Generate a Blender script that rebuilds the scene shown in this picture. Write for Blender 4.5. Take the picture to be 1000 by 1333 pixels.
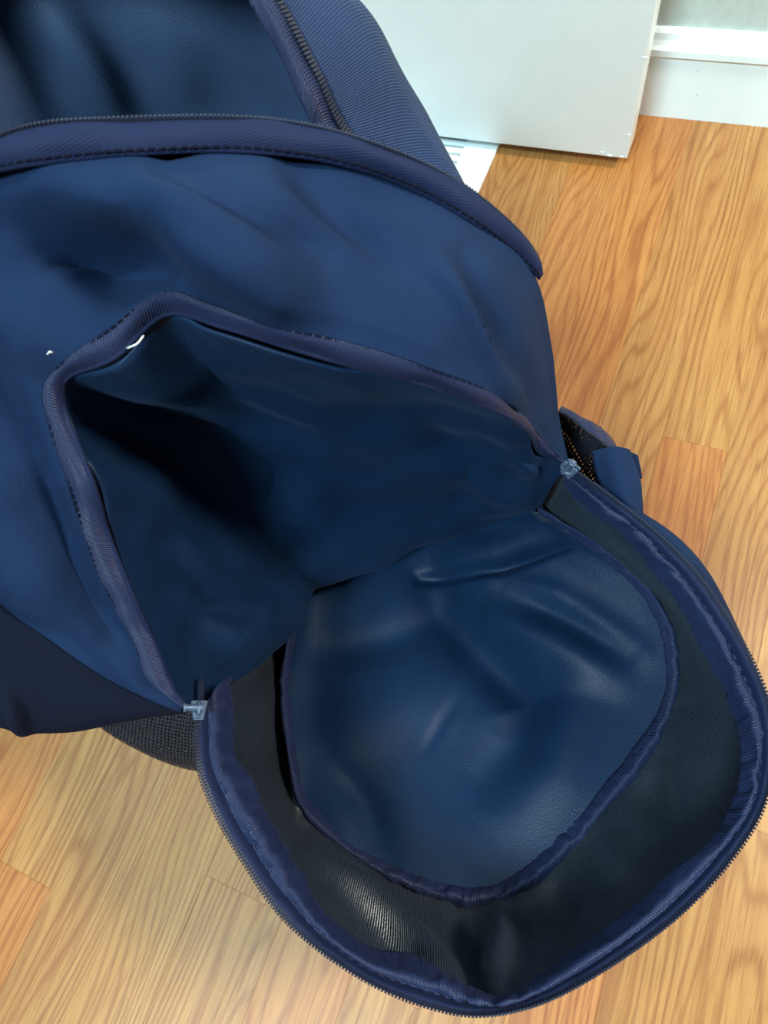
import bpy, math, random
import numpy as np
from mathutils import Vector, Matrix, noise

for o in list(bpy.data.objects): bpy.data.objects.remove(o)
SC = bpy.context.scene
COL = SC.collection
random.seed(7)

# ------------------------------------------------------------------ camera
CAM_H = 0.60                      # lens height above the floor, metres
FPX = 860.0                       # focal length in pixels of the 1000 px wide frame
ROT = np.array([[0.91746429, -0.27532186, 0.28715353],
                [0.36288105, 0.87499299, -0.32047561],
                [-0.16302338, 0.3982275, 0.90268391]])
cam_d = bpy.data.cameras.new('camera'); cam = bpy.data.objects.new('camera', cam_d)
COL.objects.link(cam)
cam_d.sensor_fit = 'HORIZONTAL'; cam_d.sensor_width = 36.0
cam_d.lens = FPX * 36.0 / 1000.0
cam_d.clip_start = 0.01; cam_d.clip_end = 50
mw = Matrix([list(ROT[i]) + [[0, 0, CAM_H][i]] for i in range(3)] + [[0, 0, 0, 1]])
cam.matrix_world = mw
SC.camera = cam
cam_d.dof.use_dof = True; cam_d.dof.focus_distance = 0.42; cam_d.dof.aperture_fstop = 26.0

# ------------------------------------------------------------------ light
W = bpy.data.worlds.new('room_light'); SC.world = W; W.use_nodes = True
bg = W.node_tree.nodes['Background']
bg.inputs[0].default_value = (0.80, 0.92, 1.0, 1); bg.inputs[1].default_value = 0.14
def lamp(name, loc, target, power, size, color):
    d = bpy.data.lights.new(name, 'AREA'); d.shape = 'DISK'; d.size = size
    d.energy = power; d.color = color
    o = bpy.data.objects.new(name, d); COL.objects.link(o); o.location = loc
    o.rotation_euler = (Vector(target) - Vector(loc)).to_track_quat('-Z', 'Y').to_euler()
    return o
lamp('added_left_light', (-1.35, -0.35, 2.30), (-0.1, 0.2, 0.2), 15, 0.22, (0.82, 0.95, 1.0))  # added lamp, placed so the bag's body shades the left of the flap
lamp('added_door_fill', (-0.35, -1.7, 3.0), (-0.2, 0.6, 0.2), 160, 0.8, (0.68, 0.95, 1.0))  # added fill from behind the camera to brighten the door
lamp('wall_lamp_light', (1.0, 0.55, 1.60), (-0.1, 0.1, 0.2), 39, 0.30, (1.0, 0.91, 0.80))
SC.view_settings.view_transform = 'Standard'; SC.view_settings.look = 'None'
SC.view_settings.exposure = 0.0; SC.view_settings.gamma = 1.0
SC.view_settings.use_curve_mapping = False

# ------------------------------------------------------------------ helpers
def P(px, py, z):
    """point of the room seen at a photo pixel, at height z"""
    d = ROT @ np.array([px - 500.0, 666.5 - py, -FPX])
    return d * ((z - CAM_H) / d[2]) + np.array([0, 0, CAM_H])
def proj(V):
    c = (V - np.array([0, 0, CAM_H])) @ ROT
    return np.stack([500 + FPX * c[..., 0] / -c[..., 2], 666.5 - FPX * c[..., 1] / -c[..., 2]], -1)
_sl, _sr = P(252, 930, .27), P(740, 610, .27)
MID = (_sl + _sr) / 2; MID[2] = 0
EW = (_sr - _sl); EW[2] = 0; EW /= np.linalg.norm(EW)
EN = np.array([EW[1], -EW[0], 0])
UP = np.array([0, 0, 1.0])
def B(w, n, z): return MID + EW * w + EN * n + UP * z    # backpack axes: width, front, up

def cr(Q, t):
    """uniform Catmull-Rom through Q (K,3) at parameters t in 0..K-1"""
    Q = np.asarray(Q, float); K = len(Q)
    t = np.clip(np.asarray(t, float), 0, K - 1)
    i = np.minimum(t.astype(int), K - 2); f = (t - i)[:, None]
    Qe = np.vstack([2 * Q[0] - Q[1], Q, 2 * Q[-1] - Q[-2]])
    p0, p1, p2, p3 = Qe[i], Qe[i + 1], Qe[i + 2], Qe[i + 3]
    return 0.5 * (2 * p1 + (p2 - p0) * f + (2 * p0 - 5 * p1 + 4 * p2 - p3) * f ** 2 + (3 * p1 - p0 - 3 * p2 + p3) * f ** 3)
def arc(Q, n, dense=800):
    """n points at equal distances along the smooth curve through Q"""
    C = cr(Q, np.linspace(0, len(Q) - 1, dense))
    s = np.r_[0, np.cumsum(np.linalg.norm(np.diff(C, axis=0), axis=1))]
    u = np.linspace(0, s[-1], n)
    return np.stack([np.interp(u, s, C[:, k]) for k in range(3)], 1), s[-1]
def surf(rows, nu, nv):
    """bicubic surface through rows of equally many points -> (nv,nu,3)"""
    R = np.array([cr(r, np.linspace(0, len(r) - 1, nu)) for r in rows])
    t = np.linspace(0, len(rows) - 1, nv)
    return np.array([cr(R[:, j], t) for j in range(nu)]).transpose(1, 0, 2)
def normals(G):
    du = np.gradient(G, axis=1); dv = np.gradient(G, axis=0)
    n = np.cross(du, dv); return n / (np.linalg.norm(n, axis=-1, keepdims=True) + 1e-12)
def facing(G):
    n = normals(G); c = np.array([0, 0, CAM_H]) - G
    if np.mean(np.sum(n * c, -1)) < 0: n = -n
    return n
def fold(G, pts, amp, wid, N=None, sharp=False, lock=None):
    """raise (amp>0) or sink a fold of the cloth that runs along the given line; wid in photo px"""
    N = facing(G) if N is None else N
    q = proj(G); pts = np.asarray(pts, float)
    best = np.full(q.shape[:2], 1e9); par = np.zeros(q.shape[:2])
    L = np.r_[0, np.cumsum(np.linalg.norm(np.diff(pts, axis=0), axis=1))]
    for a, b, l0, l1 in zip(pts[:-1], pts[1:], L[:-1], L[1:]):
        ab = b - a; t = np.clip(((q - a) @ ab) / (ab @ ab), 0, 1)
        d = np.linalg.norm(q - a - t[..., None] * ab, axis=-1)
        m = d < best; best[m] = d[m]; par[m] = (l0 + t * (l1 - l0))[m] / L[-1]
    tp = np.clip(np.sin(np.pi * (0.12 + 0.76 * par)), 0, 1)
    pr = np.exp(-np.sqrt((best / wid) ** 2 + .03)) if sharp else np.exp(-(best / wid) ** 2)
    if lock: tp = tp * np.clip(np.arange(G.shape[0]) / (lock * G.shape[0]), 0, 1)[:, None] ** .8
    return G + N * (amp * tp * pr)[..., None]
def rumple(G, amp, scale, seed, stretch=(1, 1, 1), edge=0.0):
    N = facing(G); nv, nu = G.shape[:2]; h = np.zeros((nv, nu))
    for i in range(nv):
        for j in range(nu):
            p = G[i, j]
            h[i, j] = noise.noise(Vector((p[0] * stretch[0], p[1] * stretch[1], p[2] * stretch[2])) * scale + Vector((seed, seed * 2.3, 0)))
    if edge:
        a = np.clip(np.minimum(np.arange(nv), np.arange(nv)[::-1]) / (edge * nv), 0, 1)
        b = np.clip(np.minimum(np.arange(nu), np.arange(nu)[::-1]) / (edge * nu), 0, 1)
        h *= a[:, None] * b[None]
    return G + N * (h * amp)[..., None]

def link(name, me, parent=None):
    o = bpy.data.objects.new(name, me); COL.objects.link(o)
    if parent: o.parent = parent
    return o
def tag(o, label=None, cat=None, group=None, kind=None):
    for k, v in (('label', label), ('category', cat), ('group', group), ('kind', kind)):
        if v: o[k] = v
    return o
def grid(name, G, m, parent=None, thick=0.0012, closed=False, offset=0.0):
    nv, nu = G.shape[:2]
    V = G.reshape(-1, 3)
    F = []
    for i in range(nv - 1):
        for j in range(nu - 1 if not closed else nu):
            k = (j + 1) % nu
            F.append((i * nu + j, i * nu + k, (i + 1) * nu + k, (i + 1) * nu + j))
    me = bpy.data.meshes.new(name); me.from_pydata([tuple(v) for v in V], [], F)
    lu = np.r_[0, np.cumsum(np.mean(np.linalg.norm(np.diff(G, axis=1), axis=-1), axis=0))]
    lv = np.r_[0, np.cumsum(np.mean(np.linalg.norm(np.diff(G, axis=0), axis=-1), axis=1))]
    UV = np.stack(np.meshgrid(lu, lv), -1).reshape(-1, 2)
    uv = me.uv_layers.new(name='cloth')
    li = np.zeros(len(me.loops), int); me.loops.foreach_get('vertex_index', li)
    uv.data.foreach_set('uv', UV[li].ravel())
    me.polygons.foreach_set('use_smooth', [True] * len(me.polygons))
    me.materials.append(m); me.update()
    o = link(name, me, parent)
    if thick:
        s = o.modifiers.new('thickness', 'SOLIDIFY'); s.thickness = thick; s.offset = offset
        s.use_quality_normals = False
    return o
def mesh(name, V, F, m, parent=None, smooth=False):
    me = bpy.data.meshes.new(name); me.from_pydata([tuple(v) for v in V], [], F)
    if smooth: me.polygons.foreach_set('use_smooth', [True] * len(me.polygons))
    if m: me.materials.append(m)
    me.update(); return link(name, me, parent)
def tube(name, C, r, m, parent=None, n=8, flat=1.0, side=None):
    """round cord along the points C"""
    C = np.asarray(C); T = np.gradient(C, axis=0); T /= np.linalg.norm(T, axis=1, keepdims=True)
    up = np.array([0, 0, 1.0]); A = np.cross(T, up); A /= np.linalg.norm(A, axis=1, keepdims=True) + 1e-9
    D = np.cross(A, T)
    a = np.linspace(0, 2 * np.pi, n, endpoint=False)
    G = C[:, None] + r * (np.cos(a)[None, :, None] * A[:, None] + flat * np.sin(a)[None, :, None] * D[:, None])
    V = list(G.reshape(-1, 3)); F = []
    k = len(C)
    for i in range(k - 1):
        for j in range(n): F.append((i * n + j, i * n + (j + 1) % n, (i + 1) * n + (j + 1) % n, (i + 1) * n + j))
    F.append(tuple(range(n))[::-1]); F.append(tuple((k - 1) * n + j for j in range(n)))
    return mesh(name, V, F, m, parent, True)
def box_vf(c, ax, hs):
    c = np.asarray(c); V = [c + ax[0] * hs[0] * sx + ax[1] * hs[1] * sy + ax[2] * hs[2] * sz for sx in (-1, 1) for sy in (-1, 1) for sz in (-1, 1)]
    F = [(0, 1, 3, 2), (4, 6, 7, 5), (0, 4, 5, 1), (2, 3, 7, 6), (0, 2, 6, 4), (1, 5, 7, 3)]
    return V, F
def zip_teeth(name, C, side, m, parent, pitch=0.00145, ln=0.0016, wd=0.00045, ht=0.0008):
    """row of coil zipper loops along C; side = direction the loops point to (same length as C)"""
    C = np.asarray(C); L = np.sum(np.linalg.norm(np.diff(C, axis=0), axis=1)); n = int(L / pitch)
    s = np.r_[0, np.cumsum(np.linalg.norm(np.diff(C, axis=0), axis=1))]
    u = np.linspace(0, s[-1], n)
    I = lambda A: np.stack([np.interp(u, s, A[:, k]) for k in range(3)], 1)
    Q, S = I(C), I(np.asarray(side)); T = np.gradient(Q, axis=0)
    V, F = [], []
    for q, t, d in zip(Q, T, S):
        t = t / np.linalg.norm(t); d = d - t * (d @ t); d /= np.linalg.norm(d) + 1e-9; h = np.cross(t, d)
        v, f = box_vf(q, (d, t, h), (ln, wd, ht))
        for k in (4, 5, 6, 7): v[k] = q + (v[k] - q) * np.array([1, 1, 1]) - h * ((v[k] - q) @ h) * .35   # loops taper to a blunt head
        b = len(V); V += v; F += [tuple(b + i for i in g) for g in f]
    return tag(mesh(name, V, F, m, parent), 'fine coil zipper teeth', kind='stuff')
def stitches(name, C, Nrm, m, parent, pitch=0.0034, ln=0.0012, r=0.0003):
    C = np.asarray(C); s = np.r_[0, np.cumsum(np.linalg.norm(np.diff(C, axis=0), axis=1))]
    n = int(s[-1] / pitch); u = np.linspace(0, s[-1], n)
    I = lambda A: np.stack([np.interp(u, s, A[:, k]) for k in range(3)], 1)
    Q, S = I(C), I(np.asarray(Nrm)); T = np.gradient(Q, axis=0); V, F = [], []
    for q, t, h in zip(Q, T, S):
        t = t / np.linalg.norm(t); h = h / np.linalg.norm(h); d = np.cross(t, h)
        v, f = box_vf(q + h * r * .6, (t, d, h), (ln, r, r)); b = len(V); V += v; F += [tuple(b + i for i in g) for g in f]
    return tag(mesh(name, V, F, m, parent), kind='stuff')

# ------------------------------------------------------------------ materials
class NT:
    def __init__(s, name):
        s.m = bpy.data.materials.new(name); s.m.use_nodes = True; s.t = s.m.node_tree; s.n = s.t.nodes
        s.b = s.n['Principled BSDF']
    def add(s, typ, **kw):
        n = s.n.new(typ)
        for k, v in kw.items():
            if k.startswith('i_'): n.inputs[k[2:].replace('_', ' ')].default_value = v
            else: setattr(n, k, v)
        return n
    def l(s, a, b): s.t.links.new(a, b)
    def math(s, op, a, b=None, c=None):
        n = s.n.new('ShaderNodeMath'); n.operation = op
        for i, v in enumerate((a, b, c)):
            if v is None: continue
            if isinstance(v, (int, float)): n.inputs[i].default_value = v
            else: s.l(v, n.inputs[i])
        return n.outputs[0]
    def mix(s, f, a, b, mode='MIX'):
        n = s.n.new('ShaderNodeMix'); n.data_type = 'RGBA'; n.blend_type = mode
        for sock, v in ((n.inputs[0], f), (n.inputs[6], a), (n.inputs[7], b)):
            if isinstance(v, (int, float)): sock.default_value = v
            elif isinstance(v, tuple): sock.default_value = v if len(v) == 4 else v + (1,)
            else: s.l(v, sock)
        return n.outputs[2]
    def ramp(s, f, stops):
        n = s.n.new('ShaderNodeValToRGB'); e = n.color_ramp.elements
        while len(e) < len(stops): e.new(.5)
        for k, (p, c) in zip(e, stops): k.position = p; k.color = c if len(c) == 4 else c + (1,)
        s.l(f, n.inputs[0]); return n.outputs[0]
def cloth(name, col, col2, rough=.75, spec=.3, sheen=.25, weave=0.0008, kind='twill', bump=.35, tint=(.35, .5, .9), aniso=0):
    t = NT(name)
    uv = t.add('ShaderNodeUVMap', uv_map='cloth').outputs[0]
    sx = t.add('ShaderNodeSeparateXYZ'); t.l(uv, sx.inputs[0]); x, y = sx.outputs[0], sx.outputs[1]
    k = 2 * math.pi / weave
    if kind == 'twill':
        h = t.math('SINE', t.math('MULTIPLY', t.math('ADD', x, y), k))
        h2 = t.math('SINE', t.math('MULTIPLY', t.math('SUBTRACT', x, y), k * 2.0)); h = t.math('ADD', h, t.math('MULTIPLY', h2, .4))
    elif kind == 'rib':
        h = t.math('SINE', t.math('MULTIPLY', t.math('ADD', t.math('MULTIPLY', x, -.25), y), k))
    elif kind == 'ribx':
        h = t.math('SINE', t.math('MULTIPLY', x, k))
    elif kind == 'none':
        n2 = t.add('ShaderNodeTexNoise', i_Scale=1100.0, i_Detail=1.0); t.l(uv, n2.inputs['Vector']); h = n2.outputs[0]
    else:
        h = t.math('MULTIPLY', t.math('SINE', t.math('MULTIPLY', x, k)), t.math('SINE', t.math('MULTIPLY', y, k)))
    nz = t.add('ShaderNodeTexNoise', i_Scale=1500.0, i_Detail=1.0); t.l(uv, nz.inputs['Vector'])
    big = t.add('ShaderNodeTexNoise', i_Scale=26.0, i_Detail=3.0); t.l(uv, big.inputs['Vector'])
    hh = t.math('ADD', h, t.math('MULTIPLY', nz.outputs[0], 1.6))
    bp = t.add('ShaderNodeBump', i_Strength=bump, i_Distance=0.0004); t.l(hh, bp.inputs['Height']); t.l(bp.outputs[0], t.b.inputs['Normal'])
    f = t.math('MULTIPLY_ADD', hh, .18, t.math('MULTIPLY', big.outputs[0], .5))
    t.l(t.ramp(f, [(0.12, col), (.62, col2)]), t.b.inputs['Base Color'])
    t.b.inputs['Roughness'].default_value = rough; t.b.inputs['Specular IOR Level'].default_value = spec
    t.b.inputs['Sheen Weight'].default_value = sheen; t.b.inputs['Sheen Roughness'].default_value = .4
    t.b.inputs['Sheen Tint'].default_value = tint + (1,)
    t.b.inputs['Anisotropic'].default_value = aniso
    return t.m
def plain(name, col, rough=.5, spec=.5, metal=0, bump=0, scale=40, var=1.0):
    t = NT(name); co = t.add('ShaderNodeTexCoord').outputs['Object']
    nz = t.add('ShaderNodeTexNoise', i_Scale=float(scale), i_Detail=4.0); t.l(co, nz.inputs['Vector'])
    c = np.array(col)
    t.l(t.ramp(nz.outputs[0], [(.3, tuple(c * (1 - .07 * var))), (.7, tuple(np.minimum(c * (1 + .04 * var), 1)))]), t.b.inputs['Base Color'])
    t.b.inputs['Roughness'].default_value = rough; t.b.inputs['Specular IOR Level'].default_value = spec; t.b.inputs['Metallic'].default_value = metal
    if bump:
        bp = t.add('ShaderNodeBump', i_Strength=bump, i_Distance=0.002); t.l(nz.outputs[0], bp.inputs['Height']); t.l(bp.outputs[0], t.b.inputs['Normal'])
    return t.m

NAVY = cloth('navy_twill', (.0026, .0098, .0345), (.0095, .0265, .0745), .78, .10, .03, .0011, bump=.35)
RIB = cloth('navy_rib', (.005, .015, .050), (.020, .042, .108), .6, .2, .06, .0014, 'ribx', .5)
LIN = cloth('lining_satin', (.0018, .0095, .032), (.0062, .0215, .058), .42, .16, .03, .0012, 'none', .35)
COAT = cloth('coated_lining', (.012, .017, .027), (.028, .038, .054), .33, .95, .03, .0013, 'ribx', .6, tint=(.6, .75, .9))
MLIN = cloth('main_lining_cloth', (.018, .036, .085), (.038, .068, .14), .5, .4, .1, .0012, 'none', .3)
TAPE = cloth('zip_tape', (.005, .009, .033), (.012, .019, .056), .7, .12, .03, .0008, 'rib', .15)
SATIN = cloth('binding_satin', (.006, .010, .038), (.017, .026, .072), .46, .25, .05, .0012, 'ribx', .5, tint=(.5, .5, 1))
SIDE_SHADED = cloth('shaded_side_cloth', (.0032, .005, .013), (.0065, .009, .021), .85, .05, .01, .0014)  # dark cloth with the shade of the bag's left side put into its colour
TEETH = plain('zip_coil_nylon', (.012, .015, .032), .45, .4)
GREYZ = plain('slider_metal', (.075, .11, .18), .38, .5, .3)
PALE = plain('rim_thread', (.022, .028, .075), .8, .2)
THREAD = plain('navy_thread', (.003, .004, .012), .9, .1)
WHITE = plain('white_gloss_paint', (.83, .94, .97), .35, .5, bump=.03, scale=30, var=.2)
WALLM = plain('wall_paint', (.52, .59, .56), .8, .2, bump=.06, scale=120)
LINTM = plain('lint_white', (.7, .72, .74), .9, .1)
HAIRM = plain('hair', (.05, .03, .02), .5)
def mesh_cloth(name, col, hole=.0050):
    t = NT(name); uv = t.add('ShaderNodeUVMap', uv_map='cloth').outputs[0]
    sx = t.add('ShaderNodeSeparateXYZ'); t.l(uv, sx.inputs[0]); k = 2 * math.pi / hole
    h = t.math('MULTIPLY', t.math('SINE', t.math('MULTIPLY', sx.outputs[0], k)), t.math('SINE', t.math('MULTIPLY', sx.outputs[1], k)))
    al = t.math('LESS_THAN', t.math('ABSOLUTE', h), .55)
    t.b.inputs['Base Color'].default_value = col + (1,); t.b.inputs['Roughness'].default_value = .7
    t.l(al, t.b.inputs['Alpha']); return t.m
MESHM = mesh_cloth('pocket_mesh', (.006, .008, .018))

def oak():
    t = NT('oak_floor')
    co = t.add('ShaderNodeTexCoord').outputs['Object']; rnd = t.add('ShaderNodeObjectInfo').outputs['Random']
    sx = t.add('ShaderNodeSeparateXYZ'); t.l(co, sx.inputs[0]); x, y = sx.outputs[0], sx.outputs[1]
    def vec(ax, ay, az):
        c = t.add('ShaderNodeCombineXYZ'); t.l(t.math('MULTIPLY', x, ax), c.inputs[0]); t.l(t.math('MULTIPLY', y, ay), c.inputs[1])
        t.l(t.math('MULTIPLY', rnd, az), c.inputs[2]); return c.outputs[0]
    def nz(v, sc, det=2.0, r=.5):
        n = t.add('ShaderNodeTexNoise', i_Scale=sc, i_Detail=det, i_Roughness=r); t.l(v, n.inputs['Vector']); return n.outputs[0]
    big = nz(vec(15, 2.2, 41), 1.0, 1.2)          # cathedral field: slow along the board
    wob = nz(vec(150, 9, 67), 1.0, 2)
    ph = t.math('ADD', t.math('MULTIPLY', big, 105), t.math('ADD', t.math('MULTIPLY', wob, 3.2), t.math('MULTIPLY', x, 520)))
    ring = t.math('MULTIPLY_ADD', t.math('SINE', ph), .5, .5)
    ring = t.math('POWER', ring, 3.2)
    pores = nz(vec(900, 32, 91), 1.0, 2, .65)
    fine = nz(vec(480, 11, 19), 1.0, 3, .62)
    streak = nz(vec(90, 2.6, 23), 1.0, 3)
    tone = nz(vec(9, 1.3, 77), 1.0, 1)
    base = t.ramp(streak, [(.28, (.362, .166, .049)), (.5, (.405, .202, .064)), (.72, (.445, .232, .080))])
    base = t.mix(t.math('MULTIPLY', ring, t.math('MULTIPLY_ADD', tone, 1.15, .05)), base, (.25, .088, .021))
    fr = t.ramp(fine, [(.38, (1, 1, 1)), (.47, (0, 0, 0))])
    base = t.mix(t.math('MULTIPLY', fr, .60), base, (.255, .098, .026))
    pr = t.ramp(pores, [(.36, (1, 1, 1)), (.46, (0, 0, 0))])
    base = t.mix(t.math('MULTIPLY', pr, t.math('MULTIPLY_ADD', ring, .35, .28)), base, (.19, .064, .016))
    tint = t.ramp(rnd, [(0, (1.0, .80, .66)), (.35, (1, .93, .82)), (.6, (.92, .90, .84)), (1, (1.0, 1.0, .9))])
    base = t.mix(1.0, base, tint, 'MULTIPLY')
    t.l(base, t.b.inputs['Base Color'])
    t.b.inputs['Roughness'].default_value = .42; t.b.inputs['Specular IOR Level'].default_value = .4
    bp = t.add('ShaderNodeBump', i_Strength=.12, i_Distance=.0006); t.l(t.math('SUBTRACT', pores, t.math('MULTIPLY', ring, .5)), bp.inputs['Height'])
    t.l(bp.outputs[0], t.b.inputs['Normal'])
    return t.m
OAK = oak()
GROOVE = plain('floor_gap_dark', (.26, .12, .04), .9, .1)

# ------------------------------------------------------------------ room: floor boards
def simple_box(name, lo, hi, m, parent=None, bev=0.0):
    lo, hi = np.array(lo, float), np.array(hi, float); c = (lo + hi) / 2
    V, F = box_vf(c, np.eye(3), (hi - lo) / 2)
    o = mesh(name, V, F, m, parent)
    if bev:
        b = o.modifiers.new('bevel', 'BEVEL'); b.width = bev; b.segments = 2
        for p in o.data.polygons: p.use_smooth = True
    return o
WALL_Y = 0.828
floor = tag(simple_box('floor', (-1.3, -1.0, -.04), (1.3, WALL_Y + .1, -.0045), GROOVE), kind='structure')
seams = [-.398, -.340, -.276, -.213, -.139, -.0711, -.0165, .0445, .1035, .163]
while seams[0] > -1.25: seams.insert(0, seams[0] - .060)
while seams[-1] < 1.25: seams.append(seams[-1] + .060)
ends = {-.398: -.2075, -.213: -.1435, .0445: .372, .1035: .534, .163: .0525, -.0711: -.1582}
gap = .00006
for a, b in zip(seams[:-1], seams[1:]):
    cuts = [-1.0, WALL_Y]
    e = next((v for k, v in ends.items() if abs(k - a) < 1e-4), None)
    if e is None and (a < -.40 or a > .2): e = random.uniform(-.7, .6)
    if e is not None: cuts.insert(1, e)
    if e is not None and e > .2: cuts.insert(1, e - random.uniform(.75, .95))
    for y0, y1 in zip(cuts[:-1], cuts[1:]):
        hx, hy, bv = (b - a) / 2 - gap / 2, (y1 - y0) / 2 - gap / 2, .00014
        dz = random.uniform(-.0002, .0001)
        V = [(-hx, -hy, -.006), (hx, -hy, -.006), (hx, hy, -.006), (-hx, hy, -.006),
             (-hx, -hy, -bv), (hx, -hy, -bv), (hx, hy, -bv), (-hx, hy, -bv),
             (-hx + bv, -hy + bv, 0), (hx - bv, -hy + bv, 0), (hx - bv, hy - bv, 0), (-hx + bv, hy - bv, 0)]
        F = [(0, 1, 5, 4), (1, 2, 6, 5), (2, 3, 7, 6), (3, 0, 4, 7), (4, 5, 9, 8), (5, 6, 10, 9), (6, 7, 11, 10), (7, 4, 8, 11), (8, 9, 10, 11)]
        o = mesh('plank', V, F, OAK, floor); o.location = ((a + b) / 2, (y0 + y1) / 2, dz)

# ------------------------------------------------------------------ room: wall, baseboard, door, register
tag(simple_box('wall_back', (-1.3, WALL_Y, -.04), (1.3, WALL_Y + .1, 2.5), WALLM), kind='structure')
prof = [(.828, .0), (.8155, .0), (.8155, .0715), (.8125, .0735), (.8125, .0805), (.8165, .0835), (.819, .088), (.8205, .0945), (.824, .0972), (.828, .0975)]
V = [(x, y, z) for x in (-1.3, 1.3) for y, z in prof]; n = len(prof)
F = [(i, i + 1, n + i + 1, n + i) for i in range(n - 1)] + [tuple(range(n)), tuple(range(2 * n - 1, n - 1, -1))]
bb = tag(mesh('baseboard_back', V, F, WHITE), kind='structure')
for px, py in ((909, 92), (908, 123)):                                     # two nail dents
    q = P(px, py, .04); d = ROT @ np.array([px - 500, 666.5 - py, -FPX]); q = d * (.8155 / d[1]) + np.array([0, 0, CAM_H])
    a = np.linspace(0, 2 * np.pi, 9)[:-1]
    Vn = [q + np.array([.0016 * math.cos(t), -.0003, .0008 * math.sin(t)]) for t in a] + [q + np.array([0, -.0006, 0])]
    mesh('nail_filler', Vn, [(i, (i + 1) % 8, 8) for i in range(8)], plain('filler_grey', (.6, .64, .66), .7), bb, True)

door = simple_box('door_1', (-1.02, .718, .0155), (-.0755, .753, 2.03), WHITE, None, .0016); tag(door, kind='structure')
for c, s in (((-.082, .7178, .0185), .004), ((-.096, .7178, .0185), .006), ((-.1045, .7178, .0215), .003), ((-.0775, .7178, .047), .003), ((-.0765, .7185, .133), .004)):
    V = [np.array(c) + np.array([s * math.cos(t) * random.uniform(.6, 1.1), -.0005, s * .35 * math.sin(t) * random.uniform(.6, 1.1)]) for t in np.linspace(0, 2 * np.pi, 9)[:-1]] + [np.array(c) + np.array([0, -.0011, 0])]
    mesh('paint_chip', V, [(i, (i + 1) % 8, 8) for i in range(8)], WHITE, door)

vent = tag(bpy.data.objects.new('floor_register', None), 'white slotted metal floor register under the bottom of the white door', 'floor vent')
COL.objects.link(vent); vent.location = (-.40, .70, 0)
vx0, vx1, vy0, vy1 = -.56, -.2355, .645, .79
fx0, fx1, fy0, fy1 = vx0 + .043, vx1 - .043, vy0 + .018, vy1 - .018
def vbox(name, lo, hi, bev=.0012): return simple_box(name, np.array(lo) - np.array(vent.location), np.array(hi) - np.array(vent.location), WHITE, vent, bev)
vbox('frame', (vx0, vy0, 0), (vx1, fy0, .005)); vbox('frame', (vx0, fy1, 0), (vx1, vy1, .005))
vbox('frame', (vx0, fy0, 0), (fx0, fy1, .005)); vbox('frame', (fx1, fy0, 0), (vx1, fy1, .005))
ny = 8; st = (fy1 - fy0) / ny
simple_box('backing', np.array((fx0, fy0, -.003)) - np.array(vent.location), np.array((fx1, fy1, .0009)) - np.array(vent.location), plain('register_inside', (.45, .5, .52), .7), vent)
for i in range(ny):
    y = fy0 + st * (i + .3)
    vbox('slat', (fx0, y, .0008), (fx1, y + st * .62, .0046), .001)

# ------------------------------------------------------------------ backpack
bag = tag(bpy.data.objects.new('backpack', None), 'open navy blue fabric backpack standing unzipped on the oak floor', 'backpack')
COL.objects.link(bag)
base = B(0, -.11, 0); bag.location = Vector(base)
_grid, _mesh = grid, mesh
def shift(o):                                     # parts are written in room coordinates, kept relative to the bag's base
    o.data.transform(Matrix.Translation(-Vector(base))); return o
def G_(name, G, m, **k): return shift(grid(name, G, m, bag, **k))

def pts(L, z=None): return np.array([P(a[0], a[1], a[2] if len(a) > 2 else z) for a in L])
def zip_(xy, z): return np.array([P(x, y, zz) for (x, y), zz in zip(xy, z)])

# --- upper front: strip of cloth between main zip and the arch of the front pocket
st_xy = [(240, 918), (197, 886), (166, 818), (132, 757), (108, 690), (84, 610), (64, 550), (60, 505), (80, 475), (140, 430), (210, 380), (270, 392), (356, 424), (430, 440), (502, 460), (566, 482), (631, 507), (674, 538), (712, 580), (734, 602)]
st_z = [.275, .285, .31, .335, .36, .385, .40, .41, .418, .428, .434, .434, .43, .422, .412, .40, .38, .345, .30, .276]
te_xy = [(250, 924), (228, 901), (197, 828), (172, 772), (141, 695), (123, 634), (98, 570), (80, 520), (90, 490), (150, 465), (216, 409), (290, 425), (377, 452), (445, 472), (510, 488), (575, 508), (645, 534), (687, 560), (703, 588), (736, 604)]
te_z = [.273, .28, .305, .33, .355, .38, .395, .405, .412, .42, .426, .426, .42, .412, .402, .388, .368, .335, .295, .274]
ou_xy = [(236, 926), (180, 902), (120, 872), (60, 828), (0, 782), (-90, 690), (-170, 560), (-200, 420), (-140, 290), (-20, 230), (100, 211), (210, 203), (300, 200), (420, 211), (520, 242), (610, 290), (690, 352), (716, 450), (726, 540), (738, 600)]
ou_z = [.27, .285, .30, .315, .33, .35, .37, .40, .43, .46, .466, .462, .455, .44, .425, .41, .38, .335, .30, .272]
ST, TE, OU = zip_(st_xy, st_z), zip_(te_xy, te_z), zip_(ou_xy, ou_z)
K = len(ST); wgt = np.sin(np.pi * np.linspace(0, 1, K))[:, None]
OUTW = EN * .6 + UP * .8
r1 = ST * .67 + OU * .33 + OUTW * .010 * wgt
r2 = ST * .33 + OU * .67 + OUTW * .012 * wgt
for i_, a_, b_ in ((7, .006, .004), (8, .004, .006), (9, -.030, -.016), (10, -.034, -.012), (11, .004, .008), (12, .010, .008)):
    r1[i_] += OUTW * a_; r2[i_] += OUTW * b_
S = surf([ST, r1, r2, OU], 220, 90)
VD = np.tile(EN * .75 + UP * .65, S.shape[:2] + (1,))
S = fold(S, [(34, 248), (80, 300), (125, 345), (200, 392)], -.014, 55, VD, lock=.25)
S = fold(S, [(40, 232), (180, 300), (340, 400)], .014, 36, VD, lock=.1)
S = fold(S, [(-20, 470), (50, 660), (150, 815)], -.022, 40, lock=.3)
S = fold(S, [(30, 430), (80, 560), (140, 720)], .008, 22, lock=.3)
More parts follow.
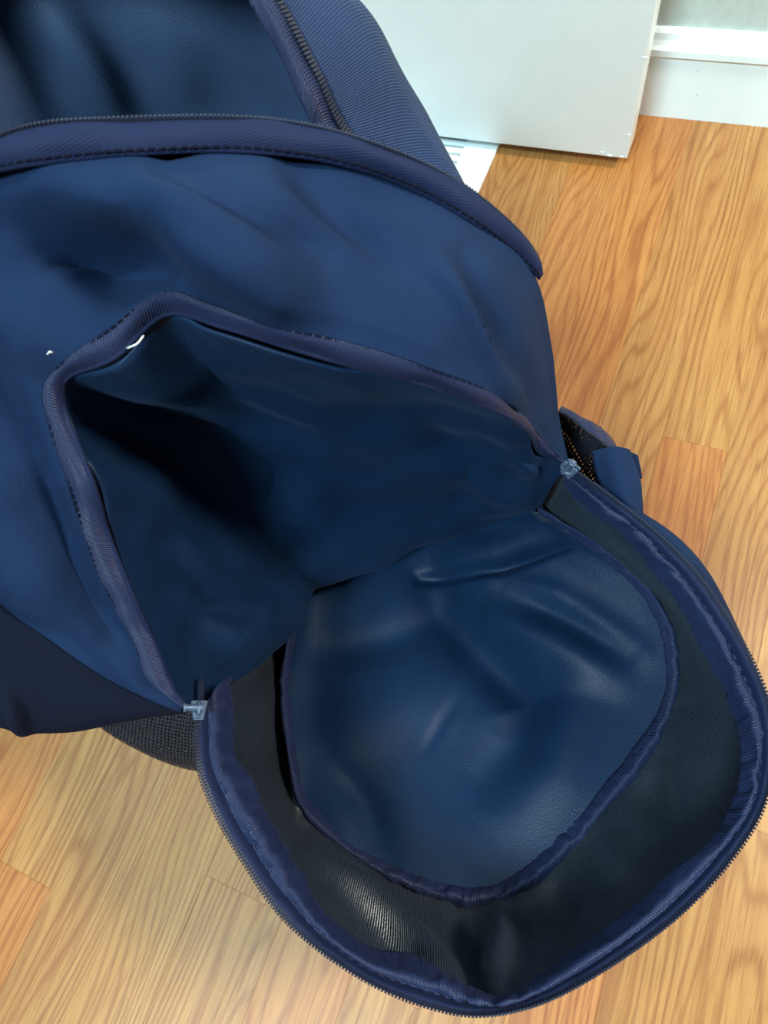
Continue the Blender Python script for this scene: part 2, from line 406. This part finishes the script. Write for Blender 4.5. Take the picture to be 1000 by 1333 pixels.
S = fold(S, [(220, 220), (330, 270), (430, 330)], -.010, 26)
S = fold(S, [(380, 215), (430, 260), (500, 330)], -.008, 22)
S = fold(S, [(560, 340), (620, 420), (668, 520)], .007, 15)
S = fold(S, [(600, 330), (655, 430), (690, 530)], -.006, 15)
S = fold(S, [(30, 340), (90, 390), (150, 400)], .010, 34, lock=.3)
S = rumple(S, .005, 22, 3.1, edge=.12)
G_('front_panel', S, NAVY, thick=.0018)
# zip tape of the pocket arch, turned outwards, with its coil at the edge
tm = (ST + TE) / 2 + OUTW * .0020
T = surf([ST + OUTW * .0006, tm, TE], 260, 14)
T = rumple(T, .0014, 60, 8.2)
G_('pocket_zip_tape', T, SATIN, thick=.0012)
tE, _ = arc(TE, 500); tS, _ = arc(ST, 500); tM, _ = arc(tm, 500)
tube_o = tube('pocket_zip_cord', tE + OUTW * .0002, .0011, TAPE, bag, 8); shift(tube_o)
shift(zip_teeth('pocket_zip_teeth', tE, tE - tM, TEETH, bag, ln=.0011))
shift(stitches('pocket_stitching', tS * .88 + tM * .12 + OUTW * .0009, np.tile(OUTW, (500, 1)), THREAD, bag))

# --- pocket lining: back wall of the open front pocket
hi = [(262, 912, .255), (285, 892, .24), (320, 868, .225), (350, 842, .21), (380, 812, .195), (398, 785, .185), (402, 765, .18), (425, 757, .178), (450, 750, .178), (480, 740, .18), (510, 727, .18), (540, 712, .182), (560, 703, .185), (590, 694, .19), (620, 686, .195), (645, 680, .20), (670, 670, .21), (695, 655, .225), (715, 635, .245), (735, 612, .268)]
hi = [(x, y, z - .03 * math.sin(math.pi * i / 19)) for i, (x, y, z) in enumerate(hi)]
HI = pts(hi)
L0 = TE - EN * .003 * wgt - UP * .001
L1 = L0 * .68 + HI * .32 - EN * .028 * wgt
L2 = L0 * .34 + HI * .66 - EN * .012 * wgt
LG = surf([L0, L1, L2, HI, HI - (EN * .015 + UP * .02) * np.minimum(1, wgt * 2)], 200, 100)
LG = fold(LG, [(90, 545), (200, 560), (330, 620), (430, 680)], -.016, 42)
LG = fold(LG, [(110, 500), (260, 470), (420, 520), (520, 580)], .010, 55)
LG = fold(LG, [(150, 600), (230, 720), (320, 790)], .012, 45)
LG = fold(LG, [(240, 800), (300, 830), (370, 800)], .010, 40)
LG = fold(LG, [(225, 745), (270, 790), (330, 800)], -.006, 14)
LG = fold(LG, [(560, 560), (610, 610), (600, 660)], -.006, 18)
LG = fold(LG, [(650, 565), (685, 590), (690, 620)], .008, 16)
LG = fold(LG, [(590, 600), (650, 640), (700, 640)], .005, 20)
LG = rumple(LG, .004, 30, 5.7, edge=.1)
G_('pocket_back_lining', LG, LIN)

# --- front flap: the inside of the pocket front, fallen forward into a tray
bi = [(381, 822, .186), (376, 860, .187), (370, 905, .188), (376, 960, .19), (385, 1010, .192), (400, 1055, .195), (440, 1093, .2), (490, 1128, .2), (545, 1153, .2), (590, 1166, .2), (630, 1167, .2), (680, 1148, .203), (730, 1108, .207), (780, 1055, .21), (825, 1000, .212), (862, 945, .215), (876, 890, .217), (872, 825, .22), (820, 745, .226), (735, 690, .235)]
TRAY = .045
bi = [(x, y, z - TRAY) for x, y, z in bi]
BI = pts(bi)
hb, _ = arc(pts([(383, 812, .138), (400, 778, .112), (430, 752, .102), (480, 738, .102), (540, 712, .108), (600, 690, .125), (650, 675, .150), (690, 665, .178)]), K)
c1 = hb * .67 + BI * .33; c2 = hb * .33 + BI * .67
FL = surf([hb - EN * .02 - UP * .012, hb, c1 - UP * .006 * wgt, c2 - UP * .004 * wgt, BI], 190, 130)
FU = np.tile(UP, FL.shape[:2] + (1,))
FL = fold(FL, [(545, 752), (650, 742), (755, 704)], -0.0112, 7, FU)
FL = fold(FL, [(560, 722), (640, 720), (715, 700)], 0.0098, 24, FU)
FL = fold(FL, [(560, 740), (580, 800), (640, 868), (690, 915), (680, 970), (640, 1015)], -0.0154, 34, FU)
FL = fold(FL, [(600, 745), (720, 780), (830, 850)], 0.0084, 22, FU)
FL = fold(FL, [(620, 800), (700, 832), (800, 880)], 0.0112, 28, FU)
FL = fold(FL, [(660, 765), (740, 800), (815, 850)], -0.0070, 18, FU)
FL = fold(FL, [(420, 850), (500, 840), (560, 815)], -0.0070, 24, FU)
FL = fold(FL, [(420, 960), (520, 905), (600, 890)], 0.0084, 60, FU)
FL = fold(FL, [(556, 975), (578, 935), (594, 910)], -0.0021, 8, FU)
FL = fold(FL, [(430, 990), (475, 1050), (500, 1110)], -0.0056, 22, FU)
FL = fold(FL, [(745, 900), (710, 1000), (630, 1080)], 0.0084, 60, FU)
FL = rumple(FL, .0025, 14, 9.4, edge=.1)
G_('flap_lining', FL, LIN)

rim_xy = [(258, 935), (262, 1000), (285, 1060), (320, 1120), (365, 1185), (420, 1235), (490, 1280), (560, 1307), (620, 1318), (680, 1310), (740, 1285), (820, 1235), (890, 1180), (950, 1115), (990, 1050), (1003, 980), (998, 920), (975, 860), (940, 800), (900, 745), (850, 695), (800, 655), (760, 625), (742, 612)]
rim_z = [.27, .265, .26, .257, .254, .252, .25, .249, .249, .25, .252, .256, .26, .264, .268, .272, .274, .275, .276, .276, .275, .274, .272, .27]
RIM = zip_(rim_xy, rim_z)
bx = [(381, 822), (372, 890), (376, 950), (384, 1005), (398, 1052), (440, 1093), (490, 1128), (540, 1151), (590, 1166), (640, 1166), (690, 1143), (740, 1098), (785, 1048), (825, 1000), (855, 955), (870, 920), (877, 885), (876, 850), (868, 815), (845, 775), (815, 745), (775, 712), (735, 688), (700, 668)]
bz = np.interp(np.arange(24), [0, 4, 9, 14, 18, 23], [.186, .194, .2, .214, .219, .236]) - TRAY
GB = zip_(bx, bz)
inn_xy = [(300, 880), (302, 965), (325, 1020), (357, 1080), (393, 1135), (425, 1190), (478, 1235), (545, 1255), (610, 1285), (660, 1290), (715, 1262), (785, 1215), (850, 1160), (905, 1105), (950, 1060), (965, 1010), (960, 945), (940, 890), (908, 825), (868, 768), (826, 716), (780, 676), (748, 645), (734, 628)]
INN = zip_(inn_xy, np.array(rim_z) - .012)
cen = np.mean(RIM, axis=0)
out = RIM - cen; out[:, 2] = 0; out /= np.linalg.norm(out, axis=1, keepdims=True)
deep = np.interp(np.arange(24), [0, 2, 4.5, 18, 20, 23], [.060, .050, .0, 0, .050, .045])[:, None]
g1 = GB * .66 + RIM * .34 + out * .006 - UP * (.010 + deep)
g2 = GB * .25 + RIM * .75 + out * .006 - UP * (.010 + deep * .6)
def ext(R_, a, b): return np.vstack([a, R_, b])
GU = surf([ext(GB, P(405, 770, .12), P(668, 655, .16)), ext(g1, P(375, 800, .10), P(690, 650, .16)), ext(g2, P(330, 850, .14), P(712, 640, .19)), ext(RIM + out * .001 - UP * .004, P(282, 895, .21), P(728, 622, .235))], 280, 60)
NU = np.tile(UP, GU.shape[:2] + (1,))
GU = fold(GU, [(410, 1115), (480, 1175), (545, 1235), (585, 1285)], .013, 20)
GU = fold(GU, [(430, 1150), (500, 1225), (560, 1285)], -.007, 22)
GU = fold(GU, [(600, 1185), (618, 1240), (622, 1295)], -.008, 18)
GU = fold(GU, [(655, 1190), (665, 1240), (655, 1295)], .013, 20)
GU = fold(GU, [(700, 1150), (735, 1195), (750, 1240)], -.007, 24)
GU = fold(GU, [(790, 1090), (810, 1130), (815, 1170)], .008, 24)
GU = fold(GU, [(890, 920), (905, 990), (870, 1070)], .009, 34)
GU = fold(GU, [(845, 1000), (860, 1060), (860, 1100)], -.006, 26)
GU = rumple(GU, .0035, 26, 2.2, edge=.06)
G_('gusset_lining', GU, COAT)

def ribbon(name, rows, m, nu, nv, puck, seed, thick=.001, amp2=0):
    G = surf(rows, nu, nv); N = facing(G)
    D = np.r_[0, np.cumsum(np.linalg.norm(np.diff(G[nv // 2], axis=0), axis=1))]
    h = np.zeros(G.shape[:2])
    for j in range(nu):
        for i in range(nv):
            v = i / (nv - 1)
            md = .15 + .85 * max(0, min(1, .5 + 1.4 * noise.noise(Vector((D[j] * 22, seed, 1.7)))))
            h[i, j] = md * (1.1 * noise.noise(Vector((D[j] * 130 + v * 1.2, v * 1.3, seed))) * (1 - abs(2 * v - 1) ** 3) + .45 * noise.noise(Vector((D[j] * 360, v * 2.0, seed + 9)))) + .5 * noise.noise(Vector((D[j] * 40, v, seed + 4)))
    e = np.array([noise.noise(Vector((d * 26, seed, 3.3))) + .4 * noise.noise(Vector((d * 90, seed, 5.3))) for d in D])
    dv = np.gradient(G, axis=0); dv /= np.linalg.norm(dv, axis=-1, keepdims=True)
    ew = np.linspace(1, 0, nv)[:, None]
    G = G + N * (h * puck)[..., None] + dv * (ew * e[None] * amp2)[..., None]
    return G_(name, G, m, thick=thick)
# satin binding gathered along the inside of the flap rim
q0 = INN; q2 = INN * .32 + RIM * .68 + UP * .001; q1 = (q0 + q2) / 2 + UP * .005
ribbon('flap_binding', [q0, q1, q2], SATIN, 520, 14, .0026, 4.0, amp2=.006)
# tape and coil of the flap side of the zip
ribbon('flap_zip_tape', [q2 - UP * .0008, (q2 + RIM) / 2 + UP * .002, RIM + UP * .001], TAPE, 300, 8, .0005, 6.0)
rC, _ = arc(RIM + UP * .0016, 700); rI, _ = arc(q2, 700)
shift(zip_teeth('flap_zip_teeth', rC, rC - rI, TEETH, bag, pitch=.0016, ln=.0017, wd=.00052, ht=.0009))
shift(tube('flap_zip_cord', rC - UP * .0004, .0009, TAPE, bag, 6))
rB, _ = arc(q2 + (q1 - q2) * .18 + UP * .0006, 500)
shift(stitches('flap_stitching', rB, np.tile(UP, (500, 1)), PALE, bag, pitch=.005, r=.00022))
# gathered satin seam binding between lining and gusset
sw = np.interp(np.arange(24), [0, 4, 8, 12, 17, 20, 23], [.8, .95, 1.2, 1.4, 1.35, .8, .6])[:, None]
ribbon('seam_binding', [GB - out * .0045 * sw + UP * .002, GB + UP * .0075, GB + out * .0035 * sw + UP * .001], SATIN, 460, 12, .0026, 7.0, amp2=.003)

# outer shell of the flap
o_row = RIM + out * .005 - UP * .018
for i, p in {16: (1010, 945, .25), 17: (986, 882, .252), 18: (958, 815, .252), 19: (922, 748, .252), 20: (880, 703, .252), 21: (826, 668, .25), 22: (782, 640, .25), 23: (750, 620, .25), 15: (1012, 995, .25)}.items(): o_row[i] = P(*p)
d1 = o_row * .93 + GB * .07 + out * .006 - UP * (.036 + deep * 1.1)
d2 = GB + out * .016 - UP * (.034 + deep * 1.3)
hb22, _ = arc(hb, 22); c_ = slice(1, 23)
OS = surf([(RIM + UP * .0002)[c_], (RIM + out * .0012 - UP * .004)[c_], o_row[c_], d1[c_], d2[c_], d2[c_] * .5 + hb22 * .5 - UP * .020, hb22 - UP * .022 - EN * .02], 220, 60)
G_('front_flap', OS, NAVY, thick=.001)

# --- main compartment: front zip edge
bt = [(-150, 262, .44), (-60, 212, .466), (0, 184, .472), (60, 167, .474), (150, 161, .47), (280, 158, .462), (380, 165, .452), (450, 180, .445), (540, 212, .431), (610, 250, .417), (670, 300, .397), (698, 335, .38), (703, 355, .372)]
bb_ = [(-140, 290, .43), (-50, 240, .458), (15, 222, .466), (100, 211, .466), (180, 204, .464), (300, 200, .455), (395, 208, .445), (470, 224, .434), (545, 253, .422), (612, 291, .41), (665, 330, .39), (692, 354, .379), (699, 364, .372)]
BT, BB = pts(bt), pts(bb_)
back = EN * -.012
MB_ = surf([BB + OUTW * .0008, (BB * .5 + BT * .5) + OUTW * .003, BT, BT + back * .5 - UP * .003, BT + back - UP * .016], 240, 30)
MB_ = rumple(MB_, .0012, 50, 1.4)
G_('main_zip_tape', MB_, TAPE, thick=.0018)
mT, _ = arc(BT + EN * -.0004 + UP * .0012, 600); mB, _ = arc(BB, 600)
shift(zip_teeth('main_zip_teeth', mT, np.tile(UP, (600, 1)), TEETH, bag, ln=.0009))
mM, _ = arc(BB * .9 + BT * .1 + OUTW * .0026, 600)
shift(stitches('main_zip_stitching', mM, np.tile(OUTW, (600, 1)), THREAD, bag, r=.0004))
# divider between pocket and main compartment
dv0, _ = arc(BT + back - UP * .014, 24)
dvr = [np.array([B(w, n, z) for w in np.linspace(-.13, .125, 24)]) for n, z in ((-.10, .24), (-.10, .08))]
G_('divider_panel', surf([dv0, dv0 * .5 + dvr[0] * .5 - EN * .01, dvr[0], dvr[1]], 80, 40), LIN)

# --- main compartment: rear rim, gusset and lining
RR = np.array([B(.128, -.06, .27), B(.118, -.105, .35), P(465, 182, .402), P(418, 95, .428), P(366, 0, .449), P(300, -90, .468), P(200, -150, .48), B(.02, -.285, .482), B(-.05, -.29, .478), B(-.118, -.265, .44), B(-.15, -.19, .35), B(-.148, -.12, .28)])
RO = np.array([B(.150, -.07, .20), B(.155, -.115, .27), P(577, 222, .345), P(503, 90, .385), P(420, 0, .412), P(340, -110, .435), P(220, -200, .455), B(.025, -.345, .455), B(-.06, -.35, .45), B(-.14, -.325, .41), B(-.168, -.24, .33), B(-.165, -.15, .25)])
cB = B(0, -.19, .2)
rad = RO - cB; rad[:, 2] = 0; rad /= np.linalg.norm(rad, axis=1, keepdims=True)
RL = RO.copy(); RL[:, 2] = .16; RL = RL - rad * .012
RF = RO.copy(); RF[:, 2] = .002; RF = RF - rad * .03
mid = (RR + RO) / 2 + rad * .012 + UP * .010
RG = surf([RR, mid, RO + rad * .0015, RO * .55 + RL * .45 + rad * .004, RL, RF], 180, 90)
RG = rumple(RG, .004, 24, 6.1, edge=.06)
G_('back_gusset', RG, RIB, thick=.0018)
rr, _ = arc(RR, 420); rm, _ = arc(mid, 420)
inw = rr - rm; inw /= np.linalg.norm(inw, axis=1, keepdims=True)
shift(zip_teeth('back_zip_teeth', rr + inw * .0030 + UP * .0012, inw, TEETH, bag, pitch=.0016, ln=.0019, wd=.00055, ht=.001))
RI = RR - (RO - RR) * np.array([.07, .07, 0]); rin = (RR - mid); rin /= np.linalg.norm(rin, axis=1, keepdims=True)
G_('back_zip_tape', surf([RR + UP * .0005, RR + rin * .004 - UP * .0005], 200, 5), TAPE)
ribbon('back_binding', [RR + rin * .017 - UP * .010, RR + rin * .011 - UP * .001, RR + rin * .004 - UP * .0008], SATIN, 360, 10, .0022, 12.0, amp2=.002)
sec = [(.112, -.07), (.116, -.12), (.112, -.19), (.095, -.255), (.045, -.292), (0, -.298), (-.05, -.292), (-.10, -.27), (-.135, -.22), (-.142, -.14), (-.14, -.09)]
zt = [.30, .355, .405, .442, .458, .462, .458, .442, .41, .34, .28]
rowsM = [np.array([B(w, n, z) for (w, n), z in zip(sec, zt)])]
for f, zz in ((.97, .30), (.93, .18), (.88, .05)):
    rowsM.append(np.array([B(w * f, -.16 + (n + .16) * f, min(zz, z - .02)) for (w, n), z in zip(sec, zt)]))
ML = surf(rowsM, 180, 70)
ML = fold(ML, [(60, 0), (110, 70), (160, 150)], .010, 26)
ML = fold(ML, [(0, 30), (50, 90), (90, 160)], -.006, 24)
ML = fold(ML, [(180, 0), (230, 60), (250, 140)], .006, 40)
ML = rumple(ML, .004, 14, 4.9, edge=.06)
G_('main_lining', ML, MLIN)
bot = [np.array([B(w * f, -.16 + (n + .16) * f, .012) for (w, n) in sec]) for f in (.9, .5, .02)]
G_('base_panel', surf(bot, 60, 20), NAVY, thick=.004)

# --- body below: side panels and lower front
L_top = pts([(238, 925, .27), (180, 901, .284), (120, 871, .299), (60, 827, .314), (0, 781, .329), (-90, 690, .349), (-170, 560, .369), (-200, 420, .399)])
L_low = pts([(246, 922, .262), (200, 931, .268), (150, 940, .276), (80, 949, .285), (20, 951, .295), (-60, 930, .31), (-150, 880, .32), (-230, 760, .33)])
L_in = np.array([B(w, n, z) for w, n, z in ((-.138, -.03, .2), (-.14, -.035, .21), (-.142, -.04, .22), (-.142, -.05, .22), (-.147, -.08, .22), (-.15, -.12, .22), (-.15, -.16, .22), (-.15, -.2, .22))])
L_fl = L_in.copy(); L_fl[:, 2] = .004
LS = surf([L_top, L_top * .5 + L_low * .5 + UP * .006, L_low, L_low * .5 + L_in * .5 - UP * .012, L_in, L_fl], 120, 70)
LS = fold(LS, [(8, 905), (20, 930), (32, 952)], -.006, 10)
LS = rumple(LS, .003, 25, 3.9, edge=.05)
G_('side_panel', LS, SIDE_SHADED, thick=.0016)
R_top = pts([(727, 575, .284), (726, 560, .29), (724, 540, .299), (720, 500, .318), (715, 450, .334), (704, 400, .356), (690, 352, .379)]) - UP * .001
R_in = np.array([B(w, n, .2) for w, n in ((.138, -.035), (.138, -.038), (.138, -.042), (.136, -.05), (.14, -.07), (.142, -.085), (.144, -.1))])
R_fl = R_in.copy(); R_fl[:, 2] = .004
G_('side_panel', surf([R_top, R_top * .5 + R_in * .5 + EW * .002, R_in, R_fl], 60, 50), NAVY, thick=.0016)
fw = np.linspace(-.112, .112, 16)
G_('front_panel_base', surf([np.array([B(w, -.06, .062) for w in fw]), np.array([B(w, -.012, .060) for w in fw]), np.array([B(w, .012 - 1.2 * w * w, .04) for w in fw]), np.array([B(w, .004 - 1.2 * w * w, .004) for w in fw])], 60, 40), NAVY, thick=.0016)

# --- mesh side pockets
lm_edge = pts([(120, 930, .215), (150, 957, .205), (190, 981, .20), (230, 997, .198), (268, 1003, .20), (300, 1000, .21)])
lm_top = pts([(120, 900, .235), (150, 915, .24), (190, 915, .245), (230, 920, .25), (262, 925, .255), (290, 930, .25)])
lm_low = np.array([B(w, n, .03) for w, n in ((-.158, -.09), (-.163, -.06), (-.165, -.03), (-.158, -.01), (-.14, .01), (-.115, .015))])
LMG = surf([lm_top, lm_top * .45 + lm_edge * .55 + UP * .006, lm_edge, lm_edge * .6 + lm_low * .4, lm_low], 70, 50)
lp = G_('mesh_pocket', LMG, MESHM, thick=.0008)
rm_top = pts([(728, 536, .262), (745, 546, .258), (765, 560, .255), (785, 574, .252), (800, 588, .248), (812, 602, .244)])
rm_in = pts([(728, 545, .25), (740, 560, .24), (755, 585, .235), (770, 605, .23), (782, 625, .228), (800, 650, .225)])
rm_back = pts([(722, 560, .235), (728, 580, .225), (738, 610, .215), (750, 630, .21), (765, 645, .21), (785, 660, .21)])
G_('mesh_lining', surf([rm_top, rm_in, rm_back, rm_back - UP * .1], 50, 40), MESHM, thick=.0008)
rm_out = pts([(732, 530, .25), (755, 543, .245), (780, 556, .24), (797, 572, .236), (806, 590, .232), (815, 610, .23)])
ribbon('mesh_pocket_binding', [rm_top, rm_top * .5 + rm_out * .5 + UP * .003, rm_out], SATIN, 90, 10, .0015, 15.0)
rm_low = np.array([B(w, n, .03) for w, n in ((.145, -.09), (.152, -.07), (.156, -.05), (.156, -.03), (.15, -.01), (.14, .0))])
G_('mesh_pocket', surf([rm_out, rm_out * .7 + rm_low * .3, rm_low], 50, 40), MESHM, thick=.0008)
# webbing strap folded over the pocket on the right
w0 = pts([(772, 588, .262), (776, 610, .262), (783, 632, .262), (795, 655, .262), (815, 685, .255), (830, 705, .245)])
w1 = pts([(798, 583, .266), (803, 605, .268), (810, 632, .268), (820, 655, .266), (835, 690, .258), (848, 715, .245)])
w2 = pts([(818, 587, .262), (824, 603, .262), (831, 625, .262), (834, 650, .26), (838, 690, .252), (856, 720, .24)])
G_('strap', surf([w0, w1, w2, w2 - UP * .006 - EW * .003], 70, 24), NAVY, thick=.0022)
tip = pts([(816, 588, .256), (828, 592, .25), (833, 606, .248), (836, 622, .246)])
tip2 = pts([(812, 600, .252), (820, 604, .249), (825, 615, .247), (828, 626, .245)])
G_('strap_tail', surf([tip2, tip], 20, 8), NAVY, thick=.002)

# --- zip sliders
def slider(c, along, side, up):
    c = np.asarray(c); a = along / np.linalg.norm(along); s = side - a * (side @ a); s /= np.linalg.norm(s); u = np.cross(a, s)
    if u @ up < 0: u = -u
    def wedge(h0, h1):
        prof = [(-.0042, .0020), (-.0038, .0026), (.001, .0034), (.0040, .0042), (.0046, .0036)]
        ring = [(x, y) for x, y in prof] + [(x, -y) for x, y in prof[::-1]]
        V = [c + a * x + s * y + u * h for h in (h0, h1) for x, y in ring]; n = len(ring)
        return V, [tuple(range(n))[::-1], tuple(range(n, 2 * n))] + [(i, (i + 1) % n, n + (i + 1) % n, n + i) for i in range(n)]
    V, F = wedge(.0012, .0022); V2, F2 = wedge(-.0022, -.0012)
    b = len(V); V = V + V2; F = F + [tuple(b + i for i in f) for f in F2]
    v, f = box_vf(c + a * .003, (a, s, u), (.0012, .0008, .0013)); b = len(V); V += v; F += [tuple(b + i for i in g) for g in f]
    body = shift(mesh('zip_slider', V, F, GREYZ, bag))
    bv = body.modifiers.new('bevel', 'BEVEL'); bv.width = .0004; bv.segments = 2
    tag(body, 'grey blue metal zip slider')
    # stub of the pull: bridge over the slider and a short open tube
    br = np.array([c + a * x + u * h for x, h in ((-.003, .002), (-.0025, .0042), (0, .0052), (.0025, .0042), (.003, .002))])
    o = tube('bridge', arc(br, 14)[0], .0009, GREYZ, body, 8); shift(o)
    t0 = c + u * .0042 - s * .0015; t1 = c + u * .0046 + s * .0075
    n = 12; ang = np.linspace(0, 2 * np.pi, n, endpoint=False); d = (t1 - t0) / np.linalg.norm(t1 - t0); e1 = np.cross(d, a); e1 /= np.linalg.norm(e1); e2 = np.cross(d, e1)
    rows = [(t0, .0019), (t0 + d * .004, .0017), (t1 - d * .002, .0017), (t1 - d * .0006, .0023), (t1, .0023), (t1, .0014), (t1 - d * .003, .0012)]
    Gt = np.array([[p + r * (math.cos(x) * e1 + math.sin(x) * e2) for x in ang] for p, r in rows])
    o = grid('pull_stub', Gt, GREYZ, body, thick=0, closed=True); shift(o)
slider(P(741, 609, .276), P(760, 632, .272) - P(728, 596, .276), P(752, 598, .28) - P(735, 615, .27), UP + EN * .3)
slider(P(259, 925, .277), P(262, 880, .265) - P(259, 950, .27), P(236, 938, .28) - P(262, 925, .275), UP + EN * .3)
# free end of the coil running into the pocket on the left
zc = arc(pts([(262, 915, .272), (263, 898, .268), (262, 884, .264)]), 30)[0]
shift(zip_teeth('zip_teeth_end', zc, np.tile(EW, (30, 1)), TEETH, bag, ln=.0013))

# --- lint on the arch binding
def lint(pl, r, label):
    C = arc(pts(pl), 12)[0]; o = tube('lint_fibre', C, r, LINTM, None, 6)
    tag(o, label, 'lint'); return o
lint([(166, 453, .437), (174, 450, .439), (180, 446, .439), (187, 437, .438)], .0003, 'tiny white thread caught on the navy pocket zip binding')
lint([(62, 461, .433), (65, 458, .435), (68, 459, .434)], .00035, 'tiny white lint speck on the navy cloth at far left')

# --- sub-parts go under the part they belong to
def under(part, names):
    p = next(c for c in bag.children if c.name.split('.')[0] == part)
    for c in list(bag.children):
        if c.name.split('.')[0] in names: c.parent = p
under('front_flap', ('flap_lining', 'gusset_lining', 'seam_binding', 'flap_binding', 'flap_zip_tape', 'flap_zip_teeth', 'flap_zip_cord', 'flap_stitching'))
under('pocket_zip_tape', ('pocket_zip_cord', 'pocket_zip_teeth', 'pocket_stitching', 'zip_teeth_end'))
under('main_zip_tape', ('main_zip_teeth', 'main_zip_stitching'))
under('back_gusset', ('back_zip_tape', 'back_zip_teeth', 'back_binding'))
for o in bag.children_recursive:
    k = o.name.split('.')[0]
    lab = {'mesh_pocket': 'black open mesh side pocket', 'gusset_lining': 'dark grey coated ribbed lining', 'flap_lining': 'dark blue satin lining',
           'pocket_back_lining': 'dark navy satin lining', 'flap_binding': 'gathered purple blue satin binding', 'seam_binding': 'gathered purple blue satin seam tape',
           'back_gusset': 'ribbed navy cloth gusset', 'strap': 'folded navy webbing strap', 'side_panel': None}.get(k)
    if lab: o['label'] = lab
